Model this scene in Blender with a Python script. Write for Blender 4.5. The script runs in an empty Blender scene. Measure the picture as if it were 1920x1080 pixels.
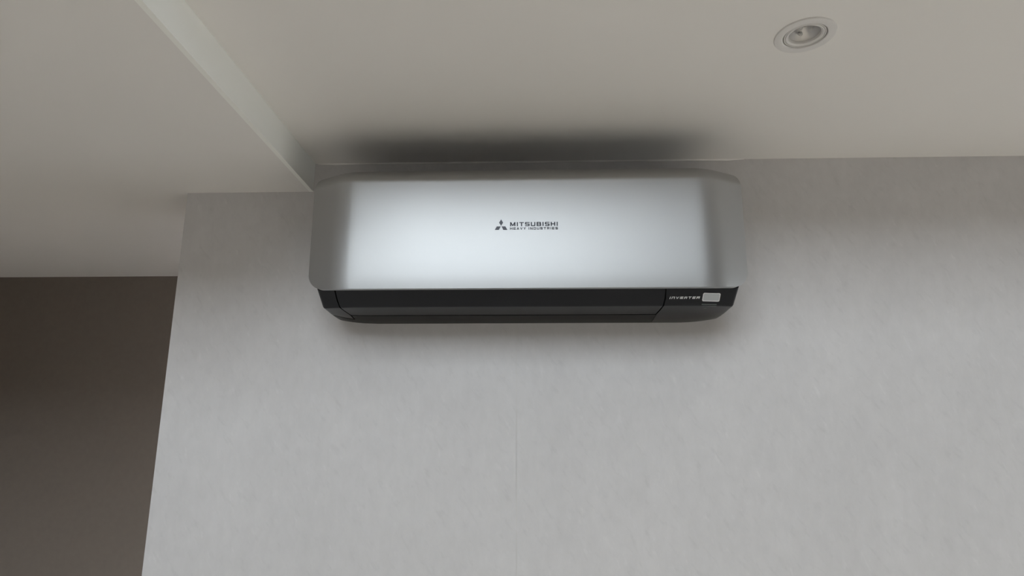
import bpy, bmesh, math
from mathutils import Vector, Matrix

C = bpy.context.scene.collection
SC = bpy.context.scene

# ------------------------------------------------------------------ camera
CAM_Z, CAM_Y = 1.64, -1.48          # eye height; wallpapered wall face is Y = 0
PITCH, YAW, ROLL, FPX = 0.2252, -0.0310, 0.0012, 1209.2
cd = bpy.data.cameras.new('camera'); cam = bpy.data.objects.new('camera', cd); C.objects.link(cam)
cd.sensor_width = 36.0; cd.sensor_fit = 'HORIZONTAL'; cd.lens = FPX / 1920 * 36.0
cd.clip_start = 0.01
fw = Vector((math.sin(YAW) * math.cos(PITCH), math.cos(YAW) * math.cos(PITCH), math.sin(PITCH)))
rt = Vector((math.cos(YAW), -math.sin(YAW), 0)); up = rt.cross(fw)
r2 = rt * math.cos(ROLL) + up * math.sin(ROLL); u2 = up * math.cos(ROLL) - rt * math.sin(ROLL)
mw = Matrix((r2, u2, -fw)).transposed().to_4x4(); mw.translation = (0, CAM_Y, CAM_Z)
cam.matrix_world = mw
SC.camera = cam

# ------------------------------------------------------------------ light and exposure
SKY_STRENGTH = 10.6
SUN_STRENGTH = 5.4
SUN_DIR = (0.50, 1.0, -1.08)             # direction the sunlight travels: onto the floor behind the camera
W = bpy.data.worlds.new('overcast_sky'); SC.world = W; W.use_nodes = True
bg = W.node_tree.nodes['Background']
bg.inputs[0].default_value = (0.86, 0.91, 1.0, 1); bg.inputs[1].default_value = SKY_STRENGTH

sd = bpy.data.lights.new('sun', 'SUN'); sd.energy = SUN_STRENGTH; sd.angle = 0.03; sd.color = (1.0, 0.95, 0.88)
so = bpy.data.objects.new('sun', sd); C.objects.link(so); so.location = (-4, -12, 12)
so.rotation_euler = Vector(SUN_DIR).to_track_quat('-Z', 'Y').to_euler()

vs = SC.view_settings
vs.view_transform = 'Standard'; vs.look = 'None'; vs.gamma = 1.0; vs.use_curve_mapping = False
vs.exposure = 0.0
SC.cycles.use_denoising = True
SC.cycles.max_bounces = 16; SC.cycles.diffuse_bounces = 8; SC.cycles.glossy_bounces = 6
SC.cycles.sample_clamp_indirect = 0

# room numbers
ZC, ZS = CAM_Z + 0.6586, CAM_Z + 0.5854       # dropped ceiling, lower soffit
XB, XE, YF = -0.5357, -0.8501, 0.8427         # soffit side face, wall end, recess wall
XL, XR, YW = -3.2, 5.9, -5.2                  # left wall, right wall, window wall
YD, YS, ZM = -0.71, -0.86, 5.40                          # edges of dropped ceiling and soffit, main ceiling
WX0, WX1, WZ0, WZ1 = -2.85, 1.0, 3.2, 5.2   # high window behind the camera
GY0, GY1, GZ0, GZ1 = -1.40, -0.05, 0.04, 2.2   # glazed opening in the right wall

# portals in the window openings: they only guide the sampling of the sky
def portal(loc, rot, sx, sy):
    pl = bpy.data.lights.new('window_daylight', 'AREA'); pl.shape = 'RECTANGLE'
    pl.size = sx; pl.size_y = sy; pl.cycles.is_portal = True
    po = bpy.data.objects.new('window_daylight', pl); C.objects.link(po)
    po.location = loc; po.rotation_euler = rot
portal(((WX0 + WX1) / 2, YW - 0.08, (WZ0 + WZ1) / 2), (math.pi / 2, 0, 0), WX1 - WX0, WZ1 - WZ0)
portal((XR + 0.05, (GY0 + GY1) / 2, (GZ0 + GZ1) / 2), (math.pi / 2, 0, math.pi / 2), GY1 - GY0, GZ1 - GZ0)
# area lights shine along local -Z; rotated +90 deg about X this is +Y, into the room

# ------------------------------------------------------------------ materials
def lin(c):
    c = c / 255.0
    return c / 12.92 if c <= 0.04045 else ((c + 0.055) / 1.055) ** 2.4
def rgb(r, g, b): return (lin(r), lin(g), lin(b), 1)

def mat(name, col, rough=0.5, metal=0.0, spec=0.5, noise=None, bump=None, coat=0.0):
    m = bpy.data.materials.new(name); m.use_nodes = True
    nt = m.node_tree; b = nt.nodes['Principled BSDF']
    b.inputs['Base Color'].default_value = col
    b.inputs['Roughness'].default_value = rough
    b.inputs['Metallic'].default_value = metal
    b.inputs['Specular IOR Level'].default_value = spec
    b.inputs['Coat Weight'].default_value = coat
    if coat: b.inputs['Coat Roughness'].default_value = 0.12
    tc = nt.nodes.new('ShaderNodeTexCoord')
    if noise:
        scale, amount = noise
        n = nt.nodes.new('ShaderNodeTexNoise'); n.inputs['Scale'].default_value = scale
        n.inputs['Detail'].default_value = 5
        nt.links.new(tc.outputs['Object'], n.inputs['Vector'])
        mx = nt.nodes.new('ShaderNodeMix'); mx.data_type = 'RGBA'
        mx.inputs['A'].default_value = [c * (1 - amount) for c in col[:3]] + [1]
        mx.inputs['B'].default_value = [min(1, c * (1 + amount)) for c in col[:3]] + [1]
        nt.links.new(n.outputs['Fac'], mx.inputs['Factor'])
        nt.links.new(mx.outputs['Result'], b.inputs['Base Color'])
    if bump:
        scale, strength, dist = bump
        n2 = nt.nodes.new('ShaderNodeTexNoise'); n2.inputs['Scale'].default_value = scale
        n2.inputs['Detail'].default_value = 4
        nt.links.new(tc.outputs['Object'], n2.inputs['Vector'])
        bp = nt.nodes.new('ShaderNodeBump'); bp.inputs['Strength'].default_value = strength
        bp.inputs['Distance'].default_value = dist
        nt.links.new(n2.outputs['Fac'], bp.inputs['Height'])
        nt.links.new(bp.outputs['Normal'], b.inputs['Normal'])
    return m

def wallpaper_material():
    m = bpy.data.materials.new('plaster_look_wallpaper'); m.use_nodes = True
    nt = m.node_tree; N = nt.nodes; L = nt.links; b = N['Principled BSDF']
    tc = N.new('ShaderNodeTexCoord')
    def noise(scale, stretch, detail, rough=0.55, rot=0.0):
        mp = N.new('ShaderNodeMapping'); mp.vector_type = 'TEXTURE'; mp.inputs['Scale'].default_value = [1 / q for q in stretch]
        mp.inputs['Rotation'].default_value = (0, rot, 0)
        L.new(tc.outputs['Object'], mp.inputs['Vector'])
        n = N.new('ShaderNodeTexNoise'); n.inputs['Scale'].default_value = scale
        n.inputs['Detail'].default_value = detail; n.inputs['Roughness'].default_value = rough
        L.new(mp.outputs['Vector'], n.inputs['Vector']); return n
    def ramp(src, p0, p1, v0, v1):
        r = N.new('ShaderNodeMapRange'); r.inputs['From Min'].default_value = p0; r.inputs['From Max'].default_value = p1
        r.inputs['To Min'].default_value = v0; r.inputs['To Max'].default_value = v1
        L.new(src.outputs['Fac'], r.inputs['Value']); return r
    def mul(a, bb):
        q = N.new('ShaderNodeMath'); q.operation = 'MULTIPLY'
        L.new(a.outputs[0], q.inputs[0]); L.new(bb.outputs[0], q.inputs[1]); return q
    cloud = ramp(noise(4.5, (1.2, 1, 0.9), 7, 0.62), 0.3, 0.7, 0.965, 1.035)     # soft mottling
    streak = ramp(noise(26.0, (1.5, 1, 0.8), 6, 0.65), 0.3, 0.7, 0.966, 1.034)   # finer grain
    diag = ramp(noise(32.0, (2.2, 1, 0.75), 4, 0.6, -0.62), 0.56, 0.74, 1.0, 0.93)    # darker slanted flecks
    pale = ramp(noise(34.0, (2.2, 1, 0.75), 4, 0.6, -0.40), 0.60, 0.78, 1.0, 1.08)    # pale slanted flecks
    f = mul(mul(cloud, streak), mul(diag, pale))
    vm = N.new('ShaderNodeVectorMath'); vm.operation = 'SCALE'
    vm.inputs[0].default_value = WALLPAPER
    L.new(f.outputs[0], vm.inputs['Scale']); L.new(vm.outputs['Vector'], b.inputs['Base Color'])
    b.inputs['Roughness'].default_value = 0.62; b.inputs['Specular IOR Level'].default_value = 0.3
    bp = N.new('ShaderNodeBump'); bp.inputs['Strength'].default_value = 0.18; bp.inputs['Distance'].default_value = 0.0008
    L.new(noise(90.0, (1.6, 1, 0.7), 5).outputs['Fac'], bp.inputs['Height']); L.new(bp.outputs['Normal'], b.inputs['Normal'])
    return m

WALLPAPER = (0.612, 0.592, 0.588)
M = {}
M['paper'] = wallpaper_material()
M['ceiling'] = mat('matt_ceiling_paint', (0.80, 0.772, 0.742, 1), 0.8, spec=0.2, noise=(3, 0.02), bump=(160, 0.05, 0.0004))
M['beam'] = mat('brightened_beam_face', (0.90, 0.895, 0.85, 1), 0.7, spec=0.25, noise=(4, 0.02))  # lighter than the ceiling paint, standing in for light on the beam's side
M['white'] = mat('white_wall_paint', (0.42, 0.405, 0.39, 1), 0.8, spec=0.2, noise=(2, 0.02))
M['taupe'] = mat('brown_recess_paint', (0.18, 0.15, 0.125, 1), 0.75, spec=0.25, noise=(60, 0.07), bump=(220, 0.1, 0.0004))
M['plaster'] = mat('bare_plaster', (0.6, 0.58, 0.55, 1), 0.9, noise=(8, 0.05))
M['floor'] = mat('pale_oak_floor', (0.60, 0.56, 0.51, 1), 0.55, noise=(6, 0.12))
M['ground'] = mat('pale_paving', (0.45, 0.44, 0.42, 1), 0.9, noise=(2, 0.1))
M['silver'] = mat('satin_silver_paint', (0.430, 0.428, 0.425, 1), 0.46, metal=1.0, noise=(900, 0.02))
M['black'] = mat('black_plastic', (0.0025, 0.0025, 0.0035, 1), 0.22, spec=0.30, noise=(400, 0.05))
M['charcoal'] = mat('charcoal_plastic', (0.004, 0.0038, 0.0036, 1), 0.30, spec=0.13, noise=(400, 0.05))
M['dark'] = mat('matt_black_inside', (0.004, 0.004, 0.004, 1), 0.8, noise=(50, 0.05))
M['lens'] = mat('pale_grey_receiver_window', (0.50, 0.53, 0.55, 1), 0.25, noise=(300, 0.02))
M['rim'] = mat('white_print', (0.80, 0.80, 0.82, 1), 0.4, noise=(300, 0.02))
M['ink'] = mat('dark_metallic_print', (0.045, 0.046, 0.055, 1), 0.40, metal=0.4, noise=(300, 0.05))
M['mark'] = mat('faint_grey_print', (0.12, 0.14, 0.13, 1), 0.4, noise=(300, 0.05))
M['trimring'] = mat('white_lamp_enamel', (0.70, 0.675, 0.655, 1), 0.45, spec=0.4, noise=(100, 0.01))
M['chrome'] = mat('bright_reflector', (0.66, 0.64, 0.62, 1), 0.40, metal=1.0, noise=(100, 0.02))
M['led'] = mat('unlit_led_chip', (0.30, 0.29, 0.22, 1), 0.4, noise=(200, 0.05))
M['optic'] = mat('frosted_optic', (0.55, 0.54, 0.51, 1), 0.25, noise=(200, 0.05))
M['sealant'] = mat('white_sealant', (0.88, 0.85, 0.82, 1), 0.35, noise=(200, 0.03))
M['frame'] = mat('white_window_frame', (0.78, 0.78, 0.77, 1), 0.4, noise=(20, 0.02))

def clear_material(name, tint, gloss):
    m = bpy.data.materials.new(name); m.use_nodes = True
    nt = m.node_tree; N = nt.nodes
    N.remove(N['Principled BSDF'])
    t = N.new('ShaderNodeBsdfTransparent'); t.inputs[0].default_value = tint
    g = N.new('ShaderNodeBsdfGlossy'); g.inputs['Roughness'].default_value = 0.03
    mx = N.new('ShaderNodeMixShader')
    mx.inputs[0].default_value = gloss; nt.links.new(t.outputs[0], mx.inputs[1]); nt.links.new(g.outputs[0], mx.inputs[2])
    nt.links.new(mx.outputs[0], N['Material Output'].inputs[0])
    return m
M['glass'] = clear_material('window_glass', (0.95, 0.97, 0.96, 1), 0.05)
M['cover'] = clear_material('clear_lamp_lens', (0.96, 0.955, 0.95, 1), 0.08)

# ------------------------------------------------------------------ helpers
def obj(name, verts, faces, m, parent=None, smooth=False):
    me = bpy.data.meshes.new(name); me.from_pydata([tuple(v) for v in verts], [], faces)
    bm = bmesh.new(); bm.from_mesh(me)
    bmesh.ops.recalc_face_normals(bm, faces=bm.faces); bm.to_mesh(me); bm.free()
    if smooth: me.polygons.foreach_set('use_smooth', [True] * len(me.polygons))
    me.materials.append(m); me.update()
    o = bpy.data.objects.new(name, me); C.objects.link(o)
    if parent: o.parent = parent
    return o

def box_vf(x0, x1, y0, y1, z0, z1):
    v = [(x, y, z) for x in (x0, x1) for y in (y0, y1) for z in (z0, z1)]
    return v, [(0, 1, 3, 2), (4, 6, 7, 5), (0, 4, 5, 1), (2, 3, 7, 6), (0, 2, 6, 4), (1, 5, 7, 3)]

def boxes(name, bs, m, parent=None):
    V, F = [], []
    for b in bs:
        v, f = box_vf(*b); n = len(V); V += v; F += [tuple(i + n for i in q) for q in f]
    return obj(name, V, F, m, parent)

def struct(o):
    o['kind'] = 'structure'; return o

def shell(name, front, back, m, parent=None):
    """front/back: equal grids (rows of points). Closed sheet with crisp rim."""
    nr, nc = len(front), len(front[0]); V, F = [], []
    for g in (front, back):
        for r in g: V += r
    def i(k, r, c): return k * nr * nc + r * nc + c
    for r in range(nr - 1):
        for c in range(nc - 1):
            F.append((i(0, r, c), i(0, r, c + 1), i(0, r + 1, c + 1), i(0, r + 1, c)))
            F.append((i(1, r, c), i(1, r + 1, c), i(1, r + 1, c + 1), i(1, r, c + 1)))
    ring = [(0, c) for c in range(nc)] + [(r, nc - 1) for r in range(1, nr)] + \
           [(nr - 1, c) for c in range(nc - 2, -1, -1)] + [(r, 0) for r in range(nr - 2, 0, -1)]
    n0 = len(V); nsm = len(F)
    for r, c in ring: V += [front[r][c], back[r][c]]
    K = len(ring)
    for k in range(K):
        a, b = n0 + 2 * k, n0 + 2 * ((k + 1) % K)
        F.append((a, b, b + 1, a + 1))
    me = bpy.data.meshes.new(name); me.from_pydata([tuple(v) for v in V], [], F)
    # consistent outward normals: merge-aware check on a welded copy is not needed,
    # grids are ordered so that the front faces look outwards
    me.polygons.foreach_set('use_smooth', [k < nsm for k in range(len(F))])
    me.materials.append(m); me.update()
    o = bpy.data.objects.new(name, me); C.objects.link(o)
    if parent: o.parent = parent
    return o

def lathe(name, prof, m, parent=None, seg=64, close=False):
    V, F = [], []
    n = len(prof)
    for k in range(seg):
        a = 2 * math.pi * k / seg
        for r, z in prof: V.append((r * math.cos(a), r * math.sin(a), z))
    for k in range(seg):
        k2 = (k + 1) % seg
        for j in range(n if close else n - 1):
            j2 = (j + 1) % n
            F.append((k * n + j, k2 * n + j, k2 * n + j2, k * n + j2))
    o = obj(name, V, F, m, parent)
    bm = bmesh.new(); bm.from_mesh(o.data)
    bmesh.ops.remove_doubles(bm, verts=bm.verts, dist=1e-6)
    for f in bm.faces: f.smooth = True
    for e in bm.edges:
        if len(e.link_faces) == 2 and e.calc_face_angle(0) > math.radians(35): e.smooth = False
    bmesh.ops.recalc_face_normals(bm, faces=bm.faces)
    bm.to_mesh(o.data); bm.free()
    return o

def thing(name, label, cat, loc):
    o = bpy.data.objects.new(name, None); C.objects.link(o)
    o.location = loc; o['label'] = label; o['category'] = cat; o.empty_display_size = 0.1
    return o

# ------------------------------------------------------------------ the room
TW = 0.12                                             # partition thickness
struct(boxes('floor', [(XL, XR, YW, YF, -0.1, 0)], M['floor']))
wall = struct(boxes('wall_back', [(XE, XB, 0.0012, TW, 0, ZS), (XB, XR, 0.0012, TW, 0, ZC)], M['plaster']))
# wallpaper hung in 1.06 m drops, butted at the seams
SEAM = -0.0357
def strip(pts):
    n = len(pts)
    V = [(x, 0.0, z) for x, z in pts] + [(x, 0.0012, z) for x, z in pts]
    F = [tuple(range(n)), tuple(range(2 * n - 1, n - 1, -1))] + [(k, (k + 1) % n, n + (k + 1) % n, n + k) for k in range(n)]
    o = obj('wallpaper_strip', V, F, M['paper'], wall)
    return o
g = 0.0004
strip([(XE, 0), (SEAM - g, 0), (SEAM - g, ZC), (XB, ZC), (XB, ZS), (XE, ZS)])
h = 0.00004
strip([(SEAM + g, 0), (SEAM + 1.06 - h, 0), (SEAM + 1.06 - h, ZC), (SEAM + g, ZC)])
strip([(SEAM + 1.06 + h, 0), (XR, 0), (XR, ZC), (SEAM + 1.06 + h, ZC)])
struct(boxes('wall_recess', [(XL, XR, YF, YF + 0.1, 0, ZS)], M['taupe']))
struct(boxes('wall_recess_blocker', [(XL, -2.15, 0.05, YF, 0, ZS)], M['taupe']))  # unseen block, added to cut light and darken the far soffit
struct(boxes('wall_left', [(XL - 0.1, XL, YW, YF + 0.1, 0, ZM)], M['white']))
struct(boxes('wall_right', [(XR, XR + 0.1, YW, GY0, 0, ZM), (XR, XR + 0.1, GY1, YF + 0.1, 0, ZM),
                            (XR, XR + 0.1, GY0, GY1, 0, GZ0), (XR, XR + 0.1, GY0, GY1, GZ1, ZM)], M['white']))
struct(boxes('wall_front', [(XL, WX0, YW - 0.15, YW, 0, ZM), (WX1, XR, YW - 0.15, YW, 0, ZM),
                            (WX0, WX1, YW - 0.15, YW, 0, WZ0), (WX0, WX1, YW - 0.15, YW, WZ1, ZM)], M['white']))
struct(boxes('ceiling_main', [(XL, XR, YW, YF, ZM, ZM + 0.1)], M['ceiling']))
struct(boxes('ceiling_soffit', [(XL, XB - 0.01, YS, YF, ZS, ZM)], M['ceiling']))
struct(boxes('trim_2', [(XB - 0.01, XB, YS, 0.0012, ZS, ZC + 0.07)], M['beam']))  # beam side face split off as a thin board for its brightened colour

# dropped ceiling with the round cut-out for the downlight
LX, LY, LR = 0.463, CAM_Y + 0.979, 0.0365
def ceiling_slab():
    x0, x1, y0, y1 = XB, XR, YD, TW
    ang = sorted(set([2 * math.pi * k / 72 for k in range(72)] +
                     [math.atan2(y - LY, x - LX) % (2 * math.pi) for x in (x0, x1) for y in (y0, y1)]))
    V, F = [], []
    for a in ang:
        c, s = math.cos(a), math.sin(a)
        t = min([((x1 if c > 0 else x0) - LX) / c if abs(c) > 1e-9 else 1e9, ((y1 if s > 0 else y0) - LY) / s if abs(s) > 1e-9 else 1e9])
        o = (LX + t * c, LY + t * s); q = (LX + LR * c, LY + LR * s)
        V += [(q[0], q[1], ZC), (o[0], o[1], ZC), (o[0], o[1], ZC + 0.07), (q[0], q[1], ZC + 0.07)]
    n = len(ang)
    for k in range(n):
        k2 = (k + 1) % n
        for j in range(4): F.append((4 * k + j, 4 * k2 + j, 4 * k2 + (j + 1) % 4, 4 * k + (j + 1) % 4))
    return obj('ceiling', V, F, M['ceiling'])
struct(ceiling_slab())
struct(boxes('wall_bulkhead', [(XB, XR, YD, YD + 0.06, ZC + 0.07, ZM)], M['ceiling']))

# thin bead of sealant where wallpaper meets ceiling
bead_pts = []
def bead():
    x0, x1, r, n = XB + 0.006, 0.520, 0.0036, 6
    V, F = [], []
    K = 24
    for k in range(K + 1):
        x = x0 + (x1 - x0) * k / K
        rr = r * (0.75 + 0.25 * math.sin(k * 1.7)) * (0.35 if k in (0, K) else 1)
        V += [(x, 0, ZC)] + [(x, -rr * math.sin(a), ZC - rr * math.cos(a)) for a in [j * math.pi / 2 / n for j in range(n + 1)]]
    m = n + 2
    for k in range(K):
        for j in range(m): F.append((k * m + j, (k + 1) * m + j, (k + 1) * m + (j + 1) % m, k * m + (j + 1) % m))
    F += [tuple(range(m)), tuple(range(K * m + m - 1, K * m - 1, -1))]
    return obj('trim_1', V, F, M['sealant'])
struct(bead())

# window in the wall behind the camera
win = struct(boxes('window_1', [(WX0, WX1, YW - 0.11, YW - 0.05, WZ0, WZ0 + 0.06), (WX0, WX1, YW - 0.11, YW - 0.05, WZ1 - 0.06, WZ1),
                                (WX0, WX0 + 0.06, YW - 0.11, YW - 0.05, WZ0 + 0.06, WZ1 - 0.06), (WX1 - 0.06, WX1, YW - 0.11, YW - 0.05, WZ0 + 0.06, WZ1 - 0.06)], M['frame']))
mid = (WX0 + WX1) / 2
boxes('mullion', [(mid - 0.03, mid + 0.03, YW - 0.11, YW - 0.05, WZ0 + 0.06, WZ1 - 0.06)], M['frame'], win)
for a, b in ((WX0 + 0.06, mid - 0.03), (mid + 0.03, WX1 - 0.06)):
    boxes('pane', [(a, b, YW - 0.082, YW - 0.076, WZ0 + 0.06, WZ1 - 0.06)], M['glass'], win)
FT = 0.06
glz = struct(boxes('window_2', [(XR + 0.02, XR + 0.08, GY0, GY1, GZ0, GZ0 + FT), (XR + 0.02, XR + 0.08, GY0, GY1, GZ1 - FT, GZ1),
                                (XR + 0.02, XR + 0.08, GY0, GY0 + FT, GZ0 + FT, GZ1 - FT), (XR + 0.02, XR + 0.08, GY1 - FT, GY1, GZ0 + FT, GZ1 - FT)], M['frame']))
gm = (GY0 + GY1) / 2
boxes('mullion', [(XR + 0.02, XR + 0.08, gm - 0.03, gm + 0.03, GZ0 + FT, GZ1 - FT)], M['frame'], glz)
for a, b in ((GY0 + FT, gm - 0.03), (gm + 0.03, GY1 - FT)):
    boxes('pane', [(XR + 0.047, XR + 0.053, a, b, GZ0 + FT, GZ1 - FT)], M['glass'], glz)
struct(boxes('ground', [(-30, 30, -40, YW - 0.15, -0.2, -0.1), (XR + 0.1, 30, YW - 0.15, 12, -0.2, -0.1)], M['ground']))

# ------------------------------------------------------------------ the air conditioner
AX, AZ = -0.0115, CAM_Z + 0.255
ac = thing('air_conditioner', 'wall-mounted split air conditioner with satin silver front panel and black lower body', 'air conditioner', (AX, 0, AZ))
# local frame: x across, y = -(distance out from the wall), z up from the underside

def sweep(a, a0=0.354, a1=0.408, sl=0.56):            # ends of the front panel bend back
    a = abs(a)
    if a < a0: return 0.0
    if a < a1: return sl * (a - a0) ** 2 / (2 * (a1 - a0))
    return sl * ((a1 - a0) / 2 + a - a1)

def front_out(z):                                      # vertical section of the front panel
    o = 0.2200 + 0.012 * (z - 0.16) - 0.05 * (z - 0.16) ** 2
    if z < 0.066: o -= 0.8 * (0.066 - z) ** 2
    z0, z1, s1, s2 = 0.263, 0.270, 0.60, 1.55           # shoulder, then an ever stronger bend to the top edge
    if z > z0:
        d = min(z, z1) - z0; o -= s1 * d * d / (2 * (z1 - z0))
    if z > z1:
        d = z - z1; o -= s1 * d + (s2 - s1) * d * d / (2 * (PZ1 - z1))
    return o

PZ0, PZ1, PW, PR = 0.0345, 0.3020, 0.4575, 0.034
def half_width(z):
    w = PW
    if z < PZ0 + PR:
        d = PZ0 + PR - z; w -= PR - math.sqrt(max(0, PR * PR - d * d))
    if z > PZ1 - 0.008:
        d = z - (PZ1 - 0.008); w -= 0.006 * (d / 0.008) ** 2
    return w

def panel_grids(inset=0.013):
    zs = [PZ0 + PR * (1 - math.cos(t * math.pi / 2 / 14)) for t in range(15)]
    zs += [PZ0 + PR + (0.258 - PZ0 - PR) * k / 16 for k in range(1, 17)]
    zs += [0.258 + (PZ1 - 0.258) * k / 22 for k in range(1, 23)]
    us = [k / 30 * 0.79 for k in range(31)] + [0.79 + 0.21 * k / 26 for k in range(1, 27)]
    us = [-u for u in us[:0:-1]] + us
    fr, bk = [], []
    for z in zs:
        w = half_width(z); a, b = [], []
        for u in us:
            x = u * w; o = front_out(z) - sweep(x)
            zz = z + 0.225 * sweep(x) * max(0.0, 1 - (z - PZ0) / 0.10)     # lower edge rises with the bend
            a.append((x, -o, zz)); b.append((x * 0.992, -(o - inset), zz))
        fr.append(a); bk.append(b)
    return fr, bk
fr, bk = panel_grids()
panel = shell('front_panel', fr, bk, M['silver'], ac)

# lower body: height of the underside as a function of distance out from the wall
PROF = [(0.0, 0.0), (0.03, 0.0018), (0.06, 0.0048), (0.075, 0.0066), (0.10, 0.0100), (0.1275, 0.0135), (0.1300, 0.0139), (0.1318, 0.0149), (0.16, 0.0318), (0.172, 0.0390), (0.180, 0.0438)]
def prof(o):
    for (a, za), (b, zb) in zip(PROF, PROF[1:]):
        if o <= b: return za + (zb - za) * (o - a) / (b - a)
    return PROF[-1][1]
BW = 0.4415
def G(x, o, dz=0.0):
    a = abs(x)
    lift = 0.010 * max(0, (a - 0.345) / 0.096) ** 2 * max(0, 1 - o / 0.13)
    e = max(0, (a - (BW - 0.006)) / 0.006)
    lift += 0.0035 * (1 - math.sqrt(max(0, 1 - e * e)))
    return (x, -(o - 0.55 * sweep(a) * o / 0.2), prof(o) + lift + dz)
OMAX = 0.180
OS = [0.0, 0.015, 0.03, 0.045, 0.06, 0.075, 0.087, 0.1, 0.112, 0.12, 0.1275, 0.13, 0.1318, 0.136, 0.14, 0.15, 0.16, 0.17, OMAX]
def lerp_list(a, b, n): return [a + (b - a) * k / n for k in range(n + 1)]
def interp(o, tab):
    if o <= tab[0][0]: return tab[0][1]
    for (a, va), (b, vb) in zip(tab, tab[1:]):
        if o <= b: return va + (vb - va) * (o - a) / (b - a)
    return tab[-1][1]
def flap_l(o): return interp(o, [(0.075, -0.3915), (0.085, -0.3938), (0.10, -0.3962), (0.115, -0.3984), (0.132, -0.4000), (0.152, -0.4014), (0.180, -0.3992)])
def flap_r(o): return interp(o, [(0.075, 0.2838), (0.10, 0.2868), (0.132, 0.2892), (0.152, 0.2897), (0.180, 0.2862)])
def patch(name, cols, m, thick=0.003, raise_=0.0):
    """cols: columns of (x, out) points; skin of the lower body."""
    fr = [[G(x, o, -raise_) for x, o in c] for c in cols]
    bk = [[G(x, o, -raise_ + thick) for x, o in c] for c in cols]
    return shell(name, fr, bk, m, ac)
def orange(a, b):
    return [a] + [o for o in OS if a + 0.001 < o < b - 0.001] + [b]
gap = 0.0030
fo = orange(0.0750, OMAX)
flap = patch('air_outlet_flap', [[(flap_l(o) * (1 - u) + flap_r(o) * u, o) for o in fo] for u in lerp_list(0, 1, 30)], M['black'], raise_=0.0003)
def left_end(x):                                       # seam under the left corner
    t = (x + BW) / 0.048
    return 0.070 - 0.030 * math.sin(min(1, max(0, t)) * math.pi / 2)
cols = []
for u in lerp_list(0, 1, 16):
    e = left_end(-BW + u * 0.040)
    os_ = lerp_list(e, 0.10, 6) + [o for o in OS if o > 0.105]
    cols.append([(-BW * (1 - u) + (flap_l(o) - gap) * u, o) for o in os_])
patch('left_end_cover', cols, M['black'])
patch('right_end_cover', [[((flap_r(o) + gap) * (1 - u) + BW * u, o) for o in OS] for u in lerp_list(0, 0.86, 10) + lerp_list(0.88, 1, 8)], M['black'])
cols = []
for x in lerp_list(-BW, -0.3925, 12): cols.append([(x, o) for o in lerp_list(0.0, left_end(x) - 0.0040, 6)])
for x in [-0.3917] + lerp_list(-0.38, flap_r(0) + gap - 0.0008, 20): cols.append([(x, o) for o in lerp_list(0.0, 0.0690, 6)])
patch('bottom_tray', cols, M['charcoal'])

def chassis():
    sec = [(o, prof(o) + 0.0120) for o in OS if o < 0.177] + [(0.177, 0.062), (0.196, 0.08), (0.196, 0.262), (0.165, 0.292), (0.14, 0.298), (0.0, 0.298)]
    xs = [-0.4395, -0.43, -0.40, -0.37, -0.34, 0.34, 0.37, 0.40, 0.43, 0.4395]
    V, F = [], []; n = len(sec)
    for x in xs:
        for o, z in sec:
            lift = 0.010 * max(0, (abs(x) - 0.345) / 0.096) ** 2 * max(0, 1 - o / 0.13) if z < 0.055 else 0
            V.append((x, -(o - sweep(x) * min(1, o / 0.19)), z + lift))
    for k in range(len(xs) - 1):
        for j in range(n):
            j2 = (j + 1) % n; F.append((k * n + j, k * n + j2, (k + 1) * n + j2, (k + 1) * n + j))
    F += [tuple(range(n)), tuple(range(len(V) - 1, len(V) - n - 1, -1))]
    return obj('chassis', V, F, M['dark'], ac)
chassis()

# receiver window, its white rim, the word on the skin and the small indicator marks
def on_skin(name, pts, m, parent, lift, thick=0.0006):
    """closed outline pts [(x, out)] laid on the lower body skin"""
    V = [G(x, o, -lift) for x, o in pts] + [G(x, o, -lift + thick) for x, o in pts]
    n = len(pts)
    F = [tuple(range(n)), tuple(range(2 * n - 1, n - 1, -1))] + [(k, (k + 1) % n, n + (k + 1) % n, n + k) for k in range(n)]
    return obj(name, V, F, m, parent)
def skew_round(x0, x1, o0, o1, r, skew, n=6):
    pts = []
    for cx, cy, a0 in ((x1 - r[0], o1 - r[1], 0), (x0 + r[0], o1 - r[1], 90), (x0 + r[0], o0 + r[1], 180), (x1 - r[0], o0 + r[1], 270)):
        for k in range(n + 1):
            a = math.radians(a0 + 90 * k / n)
            x, o = cx + r[0] * math.cos(a), cy + r[1] * math.sin(a)
            pts.append((x + skew * (o - o0) / (o1 - o0), o))
    return pts
rcv = on_skin('receiver_window', skew_round(0.3692, 0.4066, 0.1424, 0.1641, (0.0032, 0.0036), -0.0018), M['rim'], ac, 0.0006)
on_skin('receiver_lens', skew_round(0.3708, 0.4048, 0.1448, 0.1623, (0.0026, 0.0030), -0.0015), M['lens'], rcv, 0.0009)

def strokes_on_skin(name, quads, m, parent, lift, thick=0.0004):
    V, F = [], []
    for q in quads:
        n = len(V); V += [G(x, o, -lift) for x, o in q] + [G(x, o, -lift + thick) for x, o in q]
        F += [(n, n + 1, n + 2, n + 3), (n + 7, n + 6, n + 5, n + 4)] + [(n + k, n + (k + 1) % 4, n + 4 + (k + 1) % 4, n + 4 + k) for k in range(4)]
    return obj(name, V, F, m, parent)

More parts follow.
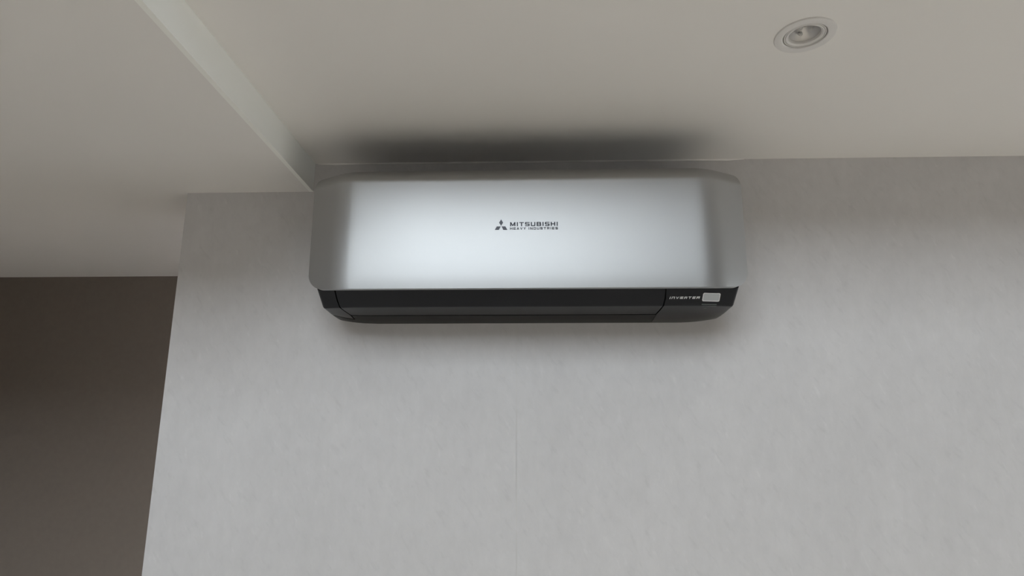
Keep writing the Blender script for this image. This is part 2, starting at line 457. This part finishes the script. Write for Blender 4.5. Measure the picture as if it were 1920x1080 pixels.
def word_quads(word, x0, x1, o0, o1, tw, th):
    """squared sans letters as stroke quads in (x, out); th: horizontal bar weight, tw: stem weight"""
    G_ = {'I': [((0.5, 0), (0.5, 1))],
          'N': [((0, 0), (0, 1)), ((0, 1), (1, 1)), ((1, 1), (1, 0))],
          'V': [((0, 1), (0.5, 0)), ((0.5, 0), (1, 1))],
          'E': [((0, 0), (0, 1)), ((0, 1), (1, 1)), ((0, 0.5), (0.9, 0.5)), ((0, 0), (1, 0))],
          'R': [((0, 0), (0, 1)), ((0, 1), (1, 1)), ((1, 1), (1, 0.5)), ((0, 0.45), (1, 0.45)), ((0.8, 0.45), (1, 0))],
          'T': [((0, 1), (1, 1)), ((0.5, 1), (0.5, 0))]}
    wd = {'I': 0.35}
    tot = sum(wd.get(c, 1.0) for c in word) + 0.34 * (len(word) - 1)
    u = (x1 - x0) / tot; cx = x0; out = []
    for c in word:
        w = wd.get(c, 1.0) * u
        for (ax, ay), (bx, by) in G_[c]:
            P = lambda px, py: (cx + tw / 2 + px * (w - tw), o0 + th / 2 + py * (o1 - o0 - th))
            a, b = P(ax, ay), P(bx, by)
            if abs(ay - by) < 1e-6:
                q = [(a[0] - tw / 2, a[1] - th / 2), (b[0] + tw / 2, b[1] - th / 2), (b[0] + tw / 2, b[1] + th / 2), (a[0] - tw / 2, a[1] + th / 2)]
            else:
                if a[1] > b[1]: a, b = b, a
                q = [(a[0] - tw / 2, a[1] - th / 2), (a[0] + tw / 2, a[1] - th / 2), (b[0] + tw / 2, b[1] + th / 2), (b[0] - tw / 2, b[1] + th / 2)]
            out.append([(x + 0.10 * (o - o0), o) for x, o in q])
        cx += w + 0.34 * u
    return out
strokes_on_skin('white_lettering', word_quads('INVERTER', 0.2998, 0.3622, 0.1489, 0.1545, 0.0015, 0.0013), M['rim'], ac, 0.0005)
on_skin('indicator_strip', [(0.3700, 0.1332), (0.4030, 0.1332), (0.4022, 0.1352), (0.3708, 0.1352)], M['mark'], ac, 0.0005)
on_skin('indicator_strip', [(0.3740, 0.1285), (0.4030, 0.1285), (0.4030, 0.1295), (0.3740, 0.1295)], M['mark'], ac, 0.0005)
on_skin('indicator_mark', skew_round(0.3800, 0.3860, 0.1135, 0.1180, (0.002, 0.0018), 0), M['mark'], ac, 0.0005)

# emblem and name on the front panel
YP = -0.2206
def plate(name, polys, m, parent):
    V, F = [], []
    for p in polys:
        n, k0 = len(p), len(V)
        V += [(x, YP, z) for x, z in p] + [(x, YP + 0.0008, z) for x, z in p]
        F += [tuple(k0 + i for i in range(n)), tuple(k0 + n + i for i in range(n - 1, -1, -1))] + \
             [(k0 + i, k0 + (i + 1) % n, k0 + n + (i + 1) % n, k0 + n + i) for i in range(n)]
    return obj(name, V, F, m, parent)
ex, ez0, ez1 = -0.0501, 0.1561, 0.1785
hh = ez1 - ez0; zm = ez0 + hh * 0.355; dw = 0.0041
plate('emblem_diamond', [[(ex, ez1), (ex + dw, (ez1 + zm + 0.0005) / 2), (ex, zm + 0.0008), (ex - dw, (ez1 + zm + 0.0005) / 2)]], M['ink'], panel)
for s in (-1, 1):
    plate('emblem_diamond', [[(ex + s * 0.0009, zm - 0.0006), (ex + s * 0.0088, zm - 0.0006), (ex + s * 0.0128, ez0), (ex + s * 0.0045, ez0)]], M['ink'], panel)

def glyph_quads(text, x0, x1, z0, z1, tw, th, gap_):
    """bold wide capitals as stroke quads: tw stem weight, th bar weight"""
    S = {'M': [(0, 0, 0, 1), (1, 0, 1, 1), (0, 1, 0.5, 0.12), (0.5, 0.12, 1, 1)],
         'I': [(0.5, 0, 0.5, 1)], 'T': [(0, 1, 1, 1), (0.5, 0, 0.5, 1)],
         'S': [(0.06, 1, 1, 1), (0, 0.94, 0, 0.56), (0.06, 0.5, 0.94, 0.5), (1, 0.44, 1, 0.06), (0, 0, 0.94, 0)],
         'U': [(0, 0.1, 0, 1), (1, 0.1, 1, 1), (0.1, 0, 0.9, 0)],
         'B': [(0, 0, 0, 1), (0, 1, 0.9, 1), (0, 0.5, 0.92, 0.5), (0, 0, 0.92, 0), (0.95, 0.92, 0.95, 0.56), (1, 0.44, 1, 0.07)],
         'H': [(0, 0, 0, 1), (1, 0, 1, 1), (0, 0.5, 1, 0.5)],
         'E': [(0, 0, 0, 1), (0, 1, 1, 1), (0, 0.5, 0.92, 0.5), (0, 0, 1, 0)],
         'A': [(0, 0, 0.5, 1), (0.5, 1, 1, 0), (0.25, 0.26, 0.75, 0.26)],
         'V': [(0, 1, 0.5, 0), (0.5, 0, 1, 1)],
         'Y': [(0, 1, 0.5, 0.45), (0.5, 0.45, 1, 1), (0.5, 0, 0.5, 0.5)],
         'N': [(0, 0, 0, 1), (1, 0, 1, 1), (0, 1, 1, 0)],
         'D': [(0, 0, 0, 1), (0, 1, 0.86, 1), (0, 0, 0.86, 0), (1, 0.1, 1, 0.9)],
         'R': [(0, 0, 0, 1), (0, 1, 0.9, 1), (1, 0.9, 1, 0.56), (0, 0.46, 0.9, 0.46), (0.55, 0.46, 1, 0)], ' ': []}
    wd = {'I': 0.30, 'M': 1.2, ' ': 0.35}
    u = (x1 - x0) / (sum(wd.get(c, 1.0) for c in text) + gap_ * (len(text) - 1))
    cx, out = x0, []
    for c in text:
        w = wd.get(c, 1.0) * u; t = min(tw, w)
        for ax, az, bx, bz in S[c]:
            P = lambda px, pz: (cx + t / 2 + px * (w - t), z0 + th / 2 + pz * (z1 - z0 - th))
            a, b = P(ax, az), P(bx, bz)
            if abs(az - bz) < 1e-6:
                out.append([(a[0] - t / 2, a[1] - th / 2), (b[0] + t / 2, b[1] - th / 2), (b[0] + t / 2, b[1] + th / 2), (a[0] - t / 2, a[1] + th / 2)])
            else:
                if a[1] > b[1]: a, b = b, a
                out.append([(a[0] - t / 2, a[1] - th / 2), (a[0] + t / 2, a[1] - th / 2), (b[0] + t / 2, b[1] + th / 2), (b[0] - t / 2, b[1] + th / 2)])
        cx += w + gap_ * u
    return out
plate('name_lettering', glyph_quads('MITSUBISHI', -0.0318, 0.0662, 0.1637, 0.1722, 0.0025, 0.0017, 0.26), M['ink'], panel)
plate('name_lettering', glyph_quads('HEAVY INDUSTRIES', -0.0318, 0.0660, 0.1562, 0.1612, 0.00125, 0.0010, 0.36), M['ink'], panel)

# ------------------------------------------------------------------ the downlight
dl = thing('downlight', 'round white recessed spot lamp set into the dropped ceiling, switched off', 'ceiling light', (LX, LY, ZC))
lathe('trim_ring', [(0.0348, 0.012), (0.0348, -0.0012), (0.0360, -0.0026), (0.0450, -0.0032), (0.0483, -0.0024), (0.0492, -0.0008), (0.0492, 0.0), (0.0362, 0.0), (0.0362, 0.012)], M['trimring'], dl, close=True)
lathe('housing', [(0.0346, 0.012), (0.0346, 0.040), (0.0, 0.040), (0.0, 0.039), (0.0340, 0.039), (0.0340, 0.012)], M['dark'], dl, close=True)
gim = lathe('gimbal_ring', [(0.0334, 0.010), (0.0334, -0.0006), (0.0326, -0.0014), (0.0317, -0.0012), (0.0314, 0.0006), (0.0308, 0.0006), (0.0304, -0.0010), (0.0290, -0.0014), (0.0262, 0.0004), (0.0248, 0.0042), (0.0248, 0.010)], M['trimring'], dl, close=True)
lathe('reflector', [(0.0247, 0.0050), (0.0190, 0.0078), (0.0120, 0.0130), (0.0065, 0.0190), (0.0065, 0.0198), (0.0126, 0.0139), (0.0196, 0.0088), (0.0247, 0.0064)], M['chrome'], dl, close=True)
lathe('led_chip', [(0.0, 0.0186), (0.0050, 0.0186), (0.0060, 0.0194), (0.0060, 0.0210), (0.0, 0.0210)], M['led'], dl, seg=24)
lens = lathe('lens', [(0.0, 0.0014), (0.010, 0.0018), (0.018, 0.0026), (0.0246, 0.0044), (0.0246, 0.0048), (0.0, 0.0046)], M['cover'], dl)
for k in range(3):                                     # moulded feet of the lens optics seen behind the cover
    an = math.radians(100 + 120 * k)
    px, py = 0.011 * math.cos(an), 0.011 * math.sin(an)
    o = lathe('lens_optic', [(0.0, 0.0062), (0.0022, 0.0068), (0.0034, 0.0086), (0.0028, 0.0120), (0.0, 0.0125)], M['optic'], lens, seg=16)
    o.location = (px, py, 0)
